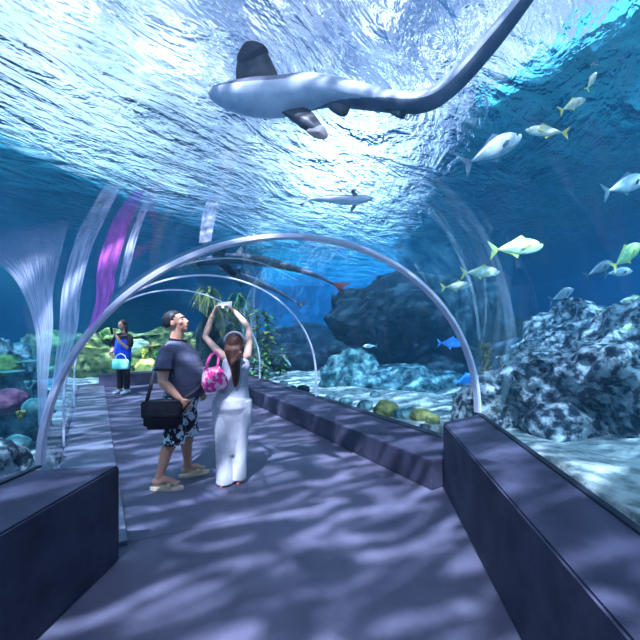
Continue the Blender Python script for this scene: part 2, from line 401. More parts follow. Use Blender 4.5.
rock('craggy rock half hidden behind the big pale boulder', (4.9,6.2,.8), (1.3,1.0,1.0), 4, 'rock_pale', .7, 5, 1.5)
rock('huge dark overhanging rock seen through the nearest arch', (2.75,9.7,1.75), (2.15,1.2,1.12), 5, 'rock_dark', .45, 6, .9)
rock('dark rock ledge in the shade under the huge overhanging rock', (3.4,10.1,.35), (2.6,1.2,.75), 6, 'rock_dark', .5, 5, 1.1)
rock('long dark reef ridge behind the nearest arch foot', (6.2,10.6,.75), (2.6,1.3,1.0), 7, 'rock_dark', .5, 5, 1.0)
rock('pale blue rock under the left tip of the dark overhang', (.72,8.4,.35), (.62,.5,.55), 8, 'rock_mid', .6, 5, 1.9)
rock('flat teal rock slab on the sand below the dark overhang', (2.0,8.3,.25), (1.15,.6,.38), 9, 'rock_mid', .6, 5, 1.6)
rock('small dark knob perched above the pale blue rock', (.45,8.6,1.02), (.24,.2,.13), 10, 'rock_dark', .5, 4, 2.5)
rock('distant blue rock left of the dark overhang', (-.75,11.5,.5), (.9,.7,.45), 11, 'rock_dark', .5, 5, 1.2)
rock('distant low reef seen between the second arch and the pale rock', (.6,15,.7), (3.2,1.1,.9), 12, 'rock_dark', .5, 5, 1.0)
rock('dark teal reef rock at the left edge of the frame', (-4.5,4.5,.62), (.72,.75,.85), 13, 'rock_mid', .7, 6, 2.0)
rock('whitish rock against the left glass above the bench', (-2.75,2.75,.42), (.34,.40,.26), 14, 'rock_pale', .6, 5, 2.4)
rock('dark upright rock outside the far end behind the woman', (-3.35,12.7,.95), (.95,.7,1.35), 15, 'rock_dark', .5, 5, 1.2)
rock('broad mossy reef rock behind the standing person in blue', (-6.2,13.5,.3), (2.9,1.0,.95), 16, 'rock_moss', .6, 6, 1.1)
rock('mossy reef mound far to the left of the person in blue', (-8.4,12.0,.35), (1.5,1.1,.95), 17, 'rock_moss', .6, 5, 1.3)
# small stones lying along the far curb
rnd = random.Random(4)
stones = [(385,412,5.6,.17,'rock_moss','round dark mossy stone, biggest of those along the far curb'),
 (365,408,6.0,.12,'rock_mid','stone left of the round mossy stone by the curb'),(402,420,5.3,.11,'rock_mid','stone right of the round mossy stone by the curb'),
 (421,424,5.0,.12,'rock_moss','flat greenish stone nearest the end of the big bench'),(432,433,4.75,.09,'rock_moss','greenish pebble touching the curb beside the big bench'),
 (345,404,6.4,.10,'rock_mid','grey stone under the pale blue rock by the curb'),(330,398,6.8,.08,'rock_mid','small grey stone right of the second arch foot'),
 (303,391,7.5,.11,'rock_dark','dark stone just left of the second arch foot'),(293,389,7.8,.07,'rock_dark','smaller dark stone further left of the second arch foot'),
 (411,412,5.9,.09,'rock_mid','pebble on the sand behind the greenish stone'),(374,399,6.9,.08,'rock_mid','pebble on the sand behind the round mossy stone'),
 (283,385,8.4,.08,'rock_mid','stone on the sand beside the far leafy plant')]
for i, (px, py, d, r, m, lab) in enumerate(stones):
    p = at(px, py, d); p.z = max(sand_h(p.x, p.y), .1)+r*.45
    rock(lab, p, (r*1.15, r, r*.8), 30+i, m, .5, 4, 3.5, 'stone', 'stone', 'stones along the far curb')

# ---------------------------------------------------------------- corals and plants
cols = {'yellow': ((.75,.55,.04),(.95,.85,.25)), 'green': ((.06,.22,.05),(.22,.42,.12)), 'olive': ((.22,.24,.05),(.48,.46,.14)), 'pale': ((.5,.6,.4),(.8,.85,.6)), 'orange': ((.6,.28,.05),(.85,.5,.15)), 'teal': ((.02,.22,.22),(.25,.55,.5)), 'plum': ((.08,.03,.07),(.2,.08,.14))}
for k, (a, b) in cols.items(): M['coral_'+k] = mat(k+'_coral', a, .85, b, scale=9, bump=.02, bscale=25)
def branch_coral(loc, s, m, label, seed):
    rr = random.Random(seed); bm = bmesh.new()
    def grow(p, d, L, r, lv):
        q = p+d*L; tube(bm, [p, p.lerp(q,.5)+Vector((rr.uniform(-.1,.1),rr.uniform(-.1,.1),0))*L, q], [r, r*.85, r*.62], 7)
        if lv:
            for _ in range(3):
                a = Vector((rr.uniform(-1,1), rr.uniform(-1,1), rr.uniform(.3,1))).normalized(); grow(q, (d*.5+a*.8).normalized(), L*.72, r*.66, lv-1)
    for _ in range(4): grow(Vector((0,0,0)), Vector((rr.uniform(-.7,.7), rr.uniform(-.7,.7), 1)).normalized(), s*.4, s*.09, 2)
    return tag(link('branching_coral', bm, M[m], smooth=True, loc=loc), label, 'coral', 'corals on the reef')
def table_coral(loc, s, m, label, seed):
    bm = bmesh.new(); n = 28; rr = random.Random(seed)
    prof = [(.12,0),(.10,.25),(.3,.38),(1,.46),(1.02,.5),(.3,.44),(.02,.43)]; rim = [1+.14*math.sin(5*k*2*math.pi/n+seed)+rr.uniform(-.05,.05) for k in range(n)]
    loft(bm, [[Vector((math.cos(2*math.pi*k/n)*r*s*(rim[k] if r > .2 else 1), math.sin(2*math.pi*k/n)*r*s*(rim[k] if r > .2 else 1), z*s)) for k in range(n)] for r, z in prof])
    return tag(link('table_coral', bm, M[m], smooth=True, loc=loc), label, 'coral', 'corals on the reef')
def brain_coral(loc, s, m, label, seed):
    o = rock(label, loc, (s, s*.95, s*.75), seed, m, .35, 4, 6, 'brain_coral', 'coral', 'corals on the reef'); return o
cw = {'yellow':'yellow','green':'green','olive':'olive','pale':'pale cream','orange':'orange','teal':'teal','plum':'plum'}
spots = []
rr = random.Random(12)
kinds = [branch_coral, table_coral, brain_coral]; kn = ['branching','table','brain']
place = ['left of the person in blue, beyond the ledge','just left of the person in blue','directly behind the head of the person in blue','right of the person in blue','between the person in blue and the man','close behind the man\'s back']
reef = [(70,352,11.6,'green',0),(80,345,11.8,'yellow',2),(88,355,11.7,'green',1),(95,340,12.3,'yellow',0),(101,350,12.2,'pale',1),(106,360,12.0,'olive',2),
        (92,366,11.9,'green',2),(113,338,12.7,'olive',1),(128,336,12.8,'yellow',1),(138,342,12.6,'pale',2),(143,352,12.4,'yellow',0),(148,362,12.2,'yellow',2),
        (152,345,12.5,'orange',1),(157,354,12.3,'green',0),(75,364,11.6,'olive',0),(66,342,12.0,'orange',2),(135,362,12.2,'olive',0),(147,334,12.9,'pale',1),(104,333,12.9,'green',0),(161,365,12.2,'yellow',1)]
for i, (px, py, d, cn, k) in enumerate(reef):
    p = at(px, py, d); s = rr.uniform(.28, .44)
    side = 0 if px < 90 else 1 if px < 110 else 2 if px < 132 else 3 if px < 146 else 4 if px < 156 else 5
    hgt = 'low' if py > 358 else 'high' if py < 343 else 'mid-height'
    kinds[k](p-Vector((0,0,s*.5)), s, 'coral_'+cn, '%s %s %s coral %s' % (hgt, cw[cn], kn[k], place[side]), 60+i)
lr = [(12,372,4.1,'teal',1),(30,385,3.9,'teal',0),(8,395,3.7,'plum',2),(36,402,3.6,'teal',2),(20,415,3.4,'olive',0),(4,360,4.3,'green',2),(26,362,4.4,'teal',1),(16,440,3.1,'teal',2)]
lw_ = ['flat','bushy','rounded']
lp = ['highest on the left reef slope','on the crest of the left reef beside the glass edge','at the frame edge midway down the left reef','lowest by the foot of the nearest arch','midway down the left reef','at the top corner of the left reef','on top of the left reef near the pale joint','just above the whitish rock']
for i, (px, py, d, cn, k) in enumerate(lr):
    p = at(px, py, d); s = rr.uniform(.10,.17)
    kinds[k](p-Vector((0,0,s*.4)), s, 'coral_'+cn, '%s %s coral %s' % (cn, lw_[k], lp[i]), 90+i)
M['leaf'] = mat('kelp_green', (.01,.10,.03), .6, (.10,.32,.07), scale=6)
M['leaf_y'] = mat('kelp_yellow', (.10,.14,.02), .6, (.50,.48,.10), scale=6)
M['stalk'] = mat('kelp_stalk', (.07,.07,.03), .8, (.20,.18,.07), scale=14, bump=.02, bscale=20)
def blade_bm(p, d, L, w, droop, rr):
    bm = bmesh.new(); s = d.cross(Vector((0,0,1))).normalized(); rings = []
    for i in range(8):
        t = i/7; q = p+d*L*t+Vector((0,0,-droop*L*t*t))+s*.04*L*math.sin(t*7+rr.random())
        ww = w*math.sin(math.pi*min(1, t*.88+.10))**.8+.002
        rings.append([q-s*ww, q+Vector((0,0,.004)), q+s*ww, q-Vector((0,0,.004))])
    loft(bm, rings); return bm
def plant(name, loc, h, nb, L, w, droop, label, seed, m='leaf', mst='stalk', lean=.1, cat='plant', r=.02, up=.35):
    rr = random.Random(seed); root = empty(name, loc); bm = bmesh.new()
    path = [Vector((lean*h*math.sin(t*2.2), lean*.6*h*math.sin(t*3+1), h*t)) for t in [i/10 for i in range(11)]]
    tube(bm, path, [r*(1-.5*i/10) for i in range(11)], 8); link('stalk', bm, M[mst], root, smooth=True)
    for k in range(nb):
        t = (k+.6)/nb; i = min(9, int(t*10)); p = path[i].lerp(path[i+1], t*10-i); a = k*2.4+rr.uniform(-.4,.4)
        d = Vector((math.cos(a), math.sin(a), up)).normalized()
        link('leaf', blade_bm(p, d, L*rr.uniform(.7,1.2), w, droop, rr), M[m if rr.random() < .75 else 'leaf_y'], root, smooth=True)
    return tag(root, label, cat)
plant('leafy_plant', (-1.55,9.4,.18), 1.75, 70, .36, .085, .5, 'tall bushy green plant rising behind the curb beside the woman', 1)
plant('leafy_plant', (-1.95,10.2,.18), 1.9, 60, .36, .085, .5, 'bushy green plant half hidden by the woman\'s raised arm', 2)
plant('leafy_plant', (-1.12,9.9,.18), .8, 24, .25, .06, .6, 'short thin plant right of the tall bushy green plant', 3)
plant('hanging_plant', (-3.75,12.0,2.42), .45, 26, .85, .05, 1.3, 'yellow-green fronds drooping above the woman\'s hands', 4, 'leaf_y', up=.9)
plant('hanging_plant', (-2.75,11.9,2.2), .45, 26, .75, .05, 1.3, 'dark fronds drooping right of the woman\'s hands', 5, 'leaf', up=.9)
plant('kelp', (2.12,4.72,.30), 1.0, 90, .13, .045, .3, 'brown kelp stem standing right behind the nearest arch foot', 6, 'stalk', 'stalk', .05, 'kelp', .06, 1.6)

# ---------------------------------------------------------------- fish
M['silver'] = mat('silver_scales', (.36,.48,.52), .28, (.75,.82,.80), scale=6, metal=.25, spec=.8)
M['silver_y'] = mat('silver_yellow_scales', (.52,.60,.40), .3, (.85,.88,.70), scale=6, metal=.2, spec=.8)
M['fin_y'] = mat('yellow_fin', (.65,.62,.12), .5); M['fin_g'] = mat('grey_fin', (.10,.16,.20), .5); M['eye'] = mat('black_eye', (.005,.005,.008), .15)
M['blue_fish'] = mat('blue_scales', (.03,.25,.75), .4, (.08,.42,.95), scale=3); M['green_fish'] = mat('green_scales', (.20,.50,.22), .4, (.60,.75,.25), scale=5)
def flat_plate(bm, pts, th):
    """outline in the local x-z plane, lens-thick in y"""
    c = sum((Vector((p[0],0,p[1])) for p in pts), Vector())/len(pts); n = len(pts)
    rim = [bm.verts.new((p[0], 0, p[1])) for p in pts]; a = bm.verts.new((c.x, th, c.z)); b = bm.verts.new((c.x, -th, c.z))
    for i in range(n): bm.faces.new((rim[i], rim[(i+1)%n], a)); bm.faces.new((rim[(i+1)%n], rim[i], b))
def make_fish(name, body_m, fin_m, tall=.30, thick=.13):
    root = empty(name, (0,0,0)); bm = bmesh.new(); rings = []
    prof = [(.5,.02,.0),(.47,.22,-.02),(.42,.46,-.02),(.34,.74,-.01),(.22,.96,0),(.08,1.0,0),(-.08,.88,0),(-.22,.62,0),(-.34,.34,0),(-.42,.17,0),(-.47,.12,0)]
    for x, h, dz in prof:
        rings.append([Vector((x, thick/2*(h**.8)*math.cos(a), dz+tall/2*h*math.sin(a))) for a in [2*math.pi*k/14 for k in range(14)]])
    loft(bm, rings); link('body', bm, M[body_m], root, smooth=True)
    for nm, pts in (('tail_fin', [(-.44,.0),(-.50,.06),(-.66,.19),(-.60,.03),(-.575,0),(-.60,-.03),(-.66,-.19),(-.50,-.06)]),
                    ('dorsal_fin', [(.16,tall*.46),(.06,tall*.72),(-.10,tall*.50),(-.40,tall*.14),(-.38,tall*.08),(.1,tall*.38)]),
                    ('anal_fin', [(-.02,-tall*.42),(-.08,-tall*.68),(-.18,-tall*.42),(-.40,-tall*.13),(-.36,-tall*.06),(-.1,-tall*.36)])):
        bm = bmesh.new(); flat_plate(bm, pts, .008); link(nm, bm, M[fin_m], root)
    for s in (-1, 1):
        bm = bmesh.new(); flat_plate(bm, [(.22,0),(.14,.025),(.02,-.02),(.00,-.06),(.10,-.05)], .004)
        for v in bm.verts: v.co.y = s*(thick*.46 + (.22-v.co.x)*.25 + abs(v.co.y))
        link('pectoral_fin', bm, M[fin_m], root)
        bm = bmesh.new(); bmesh.ops.create_uvsphere(bm, u_segments=10, v_segments=8, radius=.018)
        for v in bm.verts: v.co = Vector((v.co.x+.40, v.co.y*.6+s*thick*.27, v.co.z+.02))
        link('eye', bm, M['eye'], root, smooth=True)
    return root
protos = {}
def fish(kind, px, py, d, Lpx, tilt, yaw, label, group=None, roll=0):
    """yaw 0: head to the right; 180: head to the left"""
    args = {'trevally': ('trevally','silver_y','fin_y',.30,.13), 'grey_trevally': ('trevally','silver','fin_g',.30,.13), 'blue': ('blue_fish','blue_fish','blue_fish',.42,.12),
            'green': ('reef_fish','green_fish','fin_y',.38,.13), 'slim': ('slender_fish','silver','fin_g',.17,.10)}[kind]
    if kind not in protos: o = protos[kind] = make_fish(*args)
    else: o = copy_tree(protos[kind])
    o.location = at(px, py, d); s = Lpx*d/F/1.12; o.scale = (s, s, s)
    o.rotation_euler = (Matrix.Rotation(R(yaw),3,'Z') @ Matrix.Rotation(R(-tilt),3,'Y') @ Matrix.Rotation(R(roll),3,'X')).to_euler()
    return tag(o, label, 'fish', group)
G1 = 'silver fish swimming right of the nearest arch'
fish('trevally', 520,247,5.2,60, 8, 10, 'largest silver fish with a yellow tail, highest of the loose trio', G1)
fish('trevally', 483,272,5.6,40, 3, 5, 'middle silver-yellow fish of the loose trio', G1)
fish('trevally', 458,286,6.0,30, 6, 0, 'smallest pale fish of the loose trio, closest to the arch', G1)
fish('grey_trevally', 563,294,5.4,36, 22, 20, 'silver fish with a dark tail, swimming upward below the trio', G1)
fish('grey_trevally', 628,184,3.9,62, 20, 15, 'bright silver fish cut by the right frame edge high up', G1)
G2 = 'fish gathered over the big boulder'
fish('green', 628,254,4.6,42, 38, 10, 'yellow-green fish pointing steeply upward above the boulder', G2)
fish('grey_trevally', 600,268,5.0,36, 28, 10, 'silver-blue fish below the yellow-green upright fish', G2)
fish('grey_trevally', 620,272,5.2,34, 8, 10, 'level silver fish beside the frame edge, under the upright fish', G2)
fish('trevally', 636,300,4.4,30, -5, 160, 'pale fish cut by the right frame edge above the boulder', G2)
fish('green', 612,313,5.0,30, 10, 10, 'green round-bodied fish just above the boulder top', G2)
fish('green', 634,327,4.2,24, -10, 170, 'small yellow-green fish touching the frame edge over the boulder', G2)
fish('slim', 592,331,5.8,34, 2, 5, 'slender teal fish low and left above the boulder', G2)
fish('slim', 560,327,6.5,34, 2, 5, 'slender fish trailing behind the other slender fish', G2)
G3 = 'fish close under the water surface on the right'
fish('grey_trevally', 496,148,3.9,74, 30, 10, 'long bright silver fish rising just under the surface', G3)
fish('trevally', 544,131,4.2,40, 10, 170, 'pale yellow fish under the surface beside the long silver fish', G3)
fish('trevally', 574,104,3.9,34, 28, 10, 'yellow-white fish rising under the surface, third from the shark tail', G3)
fish('trevally', 592,80,3.8,22, 60, 10, 'tiny bright yellow fish highest under the surface', G3)
fish('blue', 452,343,8.0,26, 0, 5, 'bright blue fish just left of the nearest arch bar', 'blue fish by the dark rock')
fish('blue', 467,379,8.0,26, 20, 5, 'bright blue fish half behind the nearest arch bar, lower down', 'blue fish by the dark rock')
fish('blue', 592,352,8.5,60, 2, 180, 'large dim blue fish swimming low between ridge and boulder', 'blue fish by the dark rock')
fish('grey_trevally', 369,346,7.6,14, 0, 180, 'tiny pale fish in front of the dark overhanging rock')
fish('slim', 287,361,9.5,16, -50, 0, 'tiny fish diving beside the short thin plant')

# ---------------------------------------------------------------- sharks
M['shark_belly'] = mat('shark_belly', (.34,.38,.46), .4, (.66,.66,.72), scale=3.5, stretch=(1,1,1)); M['shark_back'] = mat('shark_back', (.035,.045,.075), .5, (.09,.10,.15), scale=4)
M['shark_fin'] = mat('shark_fin', (.03,.035,.05), .5, (.10,.09,.09), scale=4); M['fin_tip'] = mat('fin_tip', (.012,.012,.02), .5); M['red_fin'] = mat('reddish_fin', (.30,.06,.03), .5)
def shark_body(pts, rad, up, back=.5, n=24, roll=None):
    bm = bmesh.new(); P = [Vector(p) for p in pts]; rings = []
    for i, p in enumerate(P):
        t = (P[min(i+1, len(P)-1)]-P[max(i-1, 0)]).normalized(); s, u = frame_for(t, up)
        a, b = rad[i]; rings.append([p+s*a*math.cos(2*math.pi*k/n)+u*b*math.sin(2*math.pi*k/n) for k in range(n)])
    vs = loft(bm, rings); bm.faces.ensure_lookup_table()
    i = 0
    for j in range(len(rings)-1):
        for k in range(n):
            a = 360*(k+.5)/n; f = j/(len(rings)-1); a0 = 90 if not roll else 90+roll*max(0, min(1, (f-.30)/.25))
            bm.faces[i].material_index = 1 if math.cos(R(a-a0)) > (back if not roll else back[0]+(back[1]-back[0])*max(0, min(1, (f-.30)/.25))) else 0; i += 1
    bmesh.ops.recalc_face_normals(bm, faces=bm.faces[:]); return bm
def spline(pts, n):
    """Catmull-Rom through (vector, width, height)"""
    out = []; K = [tuple(p[0])+(p[1], p[2]) for p in pts]
    for s in range(n+1):
        t = s/n*(len(K)-1); i = min(int(t), len(K)-2); f = t-i
        a, b, c, d = K[max(i-1,0)], K[i], K[i+1], K[min(i+2, len(K)-1)]
        out.append([.5*((2*b[q])+(-a[q]+c[q])*f+(2*a[q]-5*b[q]+4*c[q]-d[q])*f*f+(-a[q]+3*b[q]-3*c[q]+d[q])*f**3) for q in range(5)])
    return [Vector(o[:3]) for o in out], [(max(.004,o[3]), max(.004,o[4])) for o in out]
def fin3(name, parent, pts, m, th=.012, tip=None, tipm='fin_tip'):
    P = [Vector(p) for p in pts]; n = (P[1]-P[0]).cross(P[2]-P[0]).normalized(); c = sum(P, Vector())/len(P)
    bm = bmesh.new()
    def rings(pp, th): 
        rim = [bm.verts.new(p) for p in pp]; cc = sum(pp, Vector())/len(pp); a = bm.verts.new(cc+n*th); b = bm.verts.new(cc-n*th)
        for i in range(len(pp)): bm.faces.new((rim[i], rim[(i+1)%len(pp)], a)); bm.faces.new((rim[(i+1)%len(pp)], rim[i], b))
    rings(P, th); o = link(name, bm, M[m], parent, smooth=True)
    if tip:
        bm = bmesh.new(); rings([Vector(p) for p in tip], th*.8); link('fin_tip', bm, M[tipm], o)
    return o
def smooth_outline(pts, n=5):
    pts = [Vector(p) for p in pts]; out = []
    for i in range(len(pts)):
        a, b, c, d = pts[i-1], pts[i], pts[(i+1)%len(pts)], pts[(i+2)%len(pts)]
        for k in range(n):
            f = k/n; out.append(.5*((2*b)+(-a+c)*f+(2*a-5*b+4*c-d)*f*f+(-a+3*b-3*c+d)*f**3))
    return out
UPV = Vector((0,.55,.83))
big = empty('shark', (0,0,0))
K = [(at(209,92,2.75),.015,.012),(at(216,95,2.74),.065,.045),(at(232,97,2.72),.105,.08),(at(255,98,2.7),.135,.11),(at(280,97,2.7),.14,.12),(at(310,92,2.7),.125,.11),(at(335,92,2.7),.10,.10),(at(365,97,2.68),.085,.09),
     (at(395,102,2.66),.07,.085),(at(425,101,2.62),.075,.075),(at(450,86,2.58),.075,.07),(at(480,54,2.52),.075,.065),(at(510,18,2.46),.065,.055),(at(540,-22,2.4),.05,.045),(at(565,-60,2.36),.035,.035)]
P, Rr = spline(K, 120)
link('body', shark_body(P, Rr, UPV, (-.32,.22), 120, 150), [M['shark_belly'], M['shark_back']], big, smooth=True, recalc=False)  # towards the tail the pale and dark split paints a lit upper side
fin3('pectoral_fin', big, smooth_outline([at(238,84,2.68),at(237,62,2.62),at(246,43,2.55),at(262,46,2.55),at(275,68,2.62),at(278,84,2.68),at(256,92,2.7)]), 'shark_fin', .02, smooth_outline([at(236.5,60,2.6),at(246,41.5,2.54),at(263,44,2.54),at(268,55,2.58),at(250,60,2.59)]))
fin3('pectoral_fin', big, smooth_outline([at(276,105,2.7),at(296,124,2.66),at(318,138,2.62),at(327,136,2.62),at(320,122,2.64),at(306,108,2.68)]), 'shark_fin', .02, smooth_outline([at(306,131,2.63),at(319,139.5,2.61),at(328,136.5,2.61),at(322,125,2.63)]))
fin3('pelvic_fin', big, smooth_outline([at(322,95,2.7),at(330,110,2.68),at(344,117,2.66),at(350,108,2.67),at(348,98,2.7)]), 'shark_fin', .014)
fin3('pelvic_fin', big, smooth_outline([at(318,84,2.68),at(333,78,2.66),at(350,88,2.64),at(352,97,2.64),at(338,88,2.66)]), 'shark_belly', .014)
fin3('anal_fin', big, smooth_outline([at(378,102,2.66),at(394,116,2.62),at(404,118,2.62),at(406,106,2.64)]), 'shark_fin', .012)
fin3('tail_fin', big, smooth_outline([at(555,-50,2.38),at(600,-75,2.36),at(625,-115,2.36),at(590,-100,2.36),at(585,-140,2.36),at(560,-80,2.37)]), 'shark_fin', .012)
fin3('dorsal_fin', big, smooth_outline([at(275,92,2.84),at(300,80,3.0),at(316,74,3.05),at(312,86,2.95),at(312,92,2.82)]), 'shark_fin', .012)
tag(big, 'large grey shark with dark fins gliding overhead above the arch', 'shark')
def small_shark(K, label, m0='shark_belly', m1='shark_back', tipm=None, up=UPV, back=.0, fins=True):
    root = empty('shark', (0,0,0)); P, Rr = spline(K, 40); link('body', shark_body(P, Rr, up, back, 16), [M[m0], M[m1]], root, smooth=True, recalc=False)
    n = len(P)-1; L = (P[0]-P[n]).length; i = int(n*.32); t = (P[i-1]-P[i+1]).normalized(); s, u = frame_for(t, up)
    w = Rr[i][0]
    for q in (-1, 1):
        fin3('pectoral_fin', root, [P[i]+s*q*w*.7+t*L*.04, P[i]+s*q*(w+L*.13)-t*L*.06-u*L*.02, P[i]+s*q*(w+L*.09)-t*L*.09-u*L*.02, P[i]+s*q*w*.6-t*L*.04], 'shark_fin', .01)
    i = int(n*.42); fin3('dorsal_fin', root, [P[i]+u*w*.7+t*L*.04, P[i]+u*(w+L*.08)-t*L*.03, P[i]+u*w*.7-t*L*.05], 'shark_fin', .008)
    e = P[n]; t = (P[n-1]-P[n]).normalized(); s, u = frame_for(t, up)
    fin3('tail_fin', root, [e+t*L*.02, e-t*L*.10+u*L*.08, e-t*L*.06+u*L*.01, e-t*L*.07-u*L*.045], tipm or 'shark_fin', .01)
    return tag(root, label, 'shark')
small_shark([(at(374,198,4.4),.01,.01),(at(364,199,4.4),.05,.045),(at(348,200,4.4),.065,.06),(at(330,199,4.4),.045,.045),(at(312,199,4.4),.02,.02),(at(304,203,4.4),.008,.012)], 'small grey shark near the bright surface glare above the arch')
small_shark([(at(178,268,6.1),.01,.01),(at(196,263,6.1),.07,.05),(at(225,259,6.1),.10,.08),(at(255,260,6.1),.10,.08),(at(285,266,6.1),.07,.06),(at(312,274,6.1),.04,.04),(at(334,284,6.1),.02,.02)], 'long slender dark shark with a reddish tail below the arch top', 'shark_back', 'shark_back', 'red_fin')
small_shark([(at(214,268,9.0),.01,.01),(at(232,273,9.0),.10,.06),(at(252,280,9.0),.12,.07),(at(275,290,9.0),.06,.05),(at(297,303,9.0),.02,.02)], 'dark shark farther away, under the reddish-tailed shark', 'shark_back', 'shark_back')
small_shark([(at(580,352,7.9),.02,.02),(at(562,347,7.9),.12,.13),(at(535,343,7.9),.16,.18),(at(505,345,7.9),.10,.10),(at(480,350,7.9),.03,.03)], 'dark shark lying low behind the nearest arch foot', 'shark_back', 'shark_back')
# ---------------------------------------------------------------- people
M['skin'] = mat('skin', (.56,.26,.17), .55, (.64,.33,.23), scale=7); M['skin_w'] = mat('light_skin', (.62,.38,.29), .5, (.70,.45,.35), scale=7)
M['hair'] = mat('black_hair', (.008,.007,.010), .5, (.03,.025,.03), scale=18, stretch=(1,1,.2)); M['hair_b'] = mat('brown_hair', (.022,.008,.006), .5, (.09,.032,.02), scale=22, bump=.004, bscale=60, stretch=(1,1,.12))
M['tee'] = mat('slate_cotton', (.055,.065,.11), .85, (.10,.11,.18), scale=5, bump=.015, bscale=7, stretch=(1,1,2.2)); M['trim'] = mat('black_cotton', (.006,.006,.012), .8)
M['camo'] = mat('black_white_camouflage', (.012,.014,.03), .8, (.75,.80,.85), scale=17, lo=.49, hi=.53, detail=3)
M['bag'] = mat('black_nylon', (.006,.006,.012), .6, (.02,.02,.035), scale=8, bump=.006, bscale=30); M['sandal'] = mat('cream_sandal', (.72,.52,.34), .6, (.85,.66,.46), scale=10)
M['white_c'] = mat('white_cotton', (.50,.51,.58), .85, (.66,.67,.74), scale=4, bump=.012, bscale=9, stretch=(1,1,.5)); M['grey_c'] = mat('pale_grey_top', (.36,.38,.46), .8, (.56,.58,.66), scale=4, bump=.01, bscale=10)
M['pink'] = mat('pink_flowered_bag', (.85,.03,.28), .5, (1.0,.62,.72), scale=16, lo=.5, hi=.6, detail=2); M['pink_p'] = mat('pink_strap', (.85,.08,.32), .5); M['coral_s'] = mat('coral_pink_sole', (.9,.22,.20), .6)
M['phone'] = mat('black_phone', (.01,.01,.012), .2); M['wphone'] = mat('white_phone', (.8,.8,.82), .25); M['eyew'] = mat('eye_white', (.8,.8,.8), .3); M['lip'] = mat('lip', (.5,.16,.14), .5)
M['blue_c'] = mat('royal_blue_shirt', (.01,.05,.55), .7, (.03,.12,.85), scale=6, bump=.01, bscale=8); M['aqua'] = mat('aqua_bag', (.10,.55,.45), .6, (.3,.75,.65), scale=6); M['gold'] = mat('gold_bracelet', (.8,.5,.12), .3, metal=.7)
def fuse(name, bm, m, parent, vox=.009, sm=3):
    """merge overlapping pieces into one continuous skin"""
    o = link(name, bm, m, parent, smooth=True)
    r = o.modifiers.new('remesh', 'REMESH'); r.mode = 'VOXEL'; r.voxel_size = vox; r.use_smooth_shade = True
    s = o.modifiers.new('smooth', 'SMOOTH'); s.factor = .5; s.iterations = sm
    bpy.context.view_layer.update(); dg = bpy.context.evaluated_depsgraph_get()
    me = bpy.data.meshes.new_from_object(o.evaluated_get(dg)); old = o.data; o.modifiers.clear(); o.data = me; bpy.data.meshes.remove(old)
    for p in me.polygons: p.use_smooth = True
    return o
def ball(bm, c, r, seg=16, rot=None):
    g = bmesh.ops.create_uvsphere(bm, u_segments=seg, v_segments=seg//2+2, radius=1)
    for v in g['verts']:
        q = Vector((v.co.x*r[0], v.co.y*r[1], v.co.z*r[2])); v.co = (rot @ q if rot else q)+Vector(c)
def basis(fwd, up):
    f = Vector(fwd).normalized(); s = f.cross(Vector(up)).normalized(); u = s.cross(f)
    return Matrix((s, f, u)).transposed()          # local x = right, y = forward, z = up
def head(bm, c, Q, k=1.0):
    c = Vector(c); w = lambda x, y, z: c+Q@Vector((x,y,z))*k
    ball(bm, w(0,-.012,.022), (.076*k,.094*k,.092*k), 20, Q); ball(bm, w(0,.022,-.035), (.058*k,.068*k,.072*k), 16, Q)
    ball(bm, w(0,.055,-.088), (.028*k,.026*k,.022*k), 12, Q)                                     # chin
    tube(bm, [w(0,.078,.018), w(0,.100,-.012), w(0,.108,-.030), w(0,.088,-.040)], [.008*k,.011*k,.015*k,.010*k], 8)  # nose
    tube(bm, [w(-.05,.070,.030), w(-.02,.086,.034), w(.02,.086,.034), w(.05,.070,.030)], .0075*k, 8)    # brow
    ball(bm, w(0,.080,-.062), (.022*k,.012*k,.008*k), 10, Q)
    for s in (-1, 1):
        ball(bm, w(s*.078,-.012,-.008), (.010*k,.020*k,.032*k), 10, Q); ball(bm, w(s*.045,.052,-.020), (.022*k,.024*k,.022*k), 10, Q)
def face_parts(root, c, Q, k=1.0):
    c = Vector(c)
    for s in (-1, 1):
        bm = bmesh.new(); ball(bm, c+Q@Vector((s*.031,.071,.010))*k, (.011*k,.009*k,.006*k), 10, Q); e = link('eye', bm, M['eyew'], root, smooth=True)
        bm = bmesh.new(); ball(bm, c+Q@Vector((s*.031,.077,.010))*k, (.006*k,.005*k,.0055*k), 8, Q); link('iris', bm, M['eye'], e, smooth=True)
    bm = bmesh.new(); tube(bm, [c+Q@Vector(p)*k for p in ((-.022,.083,-.060),(0,.093,-.060),(.022,.083,-.060))], [.003,.006,.003], 8); link('mouth', bm, M['lip'], root, smooth=True)
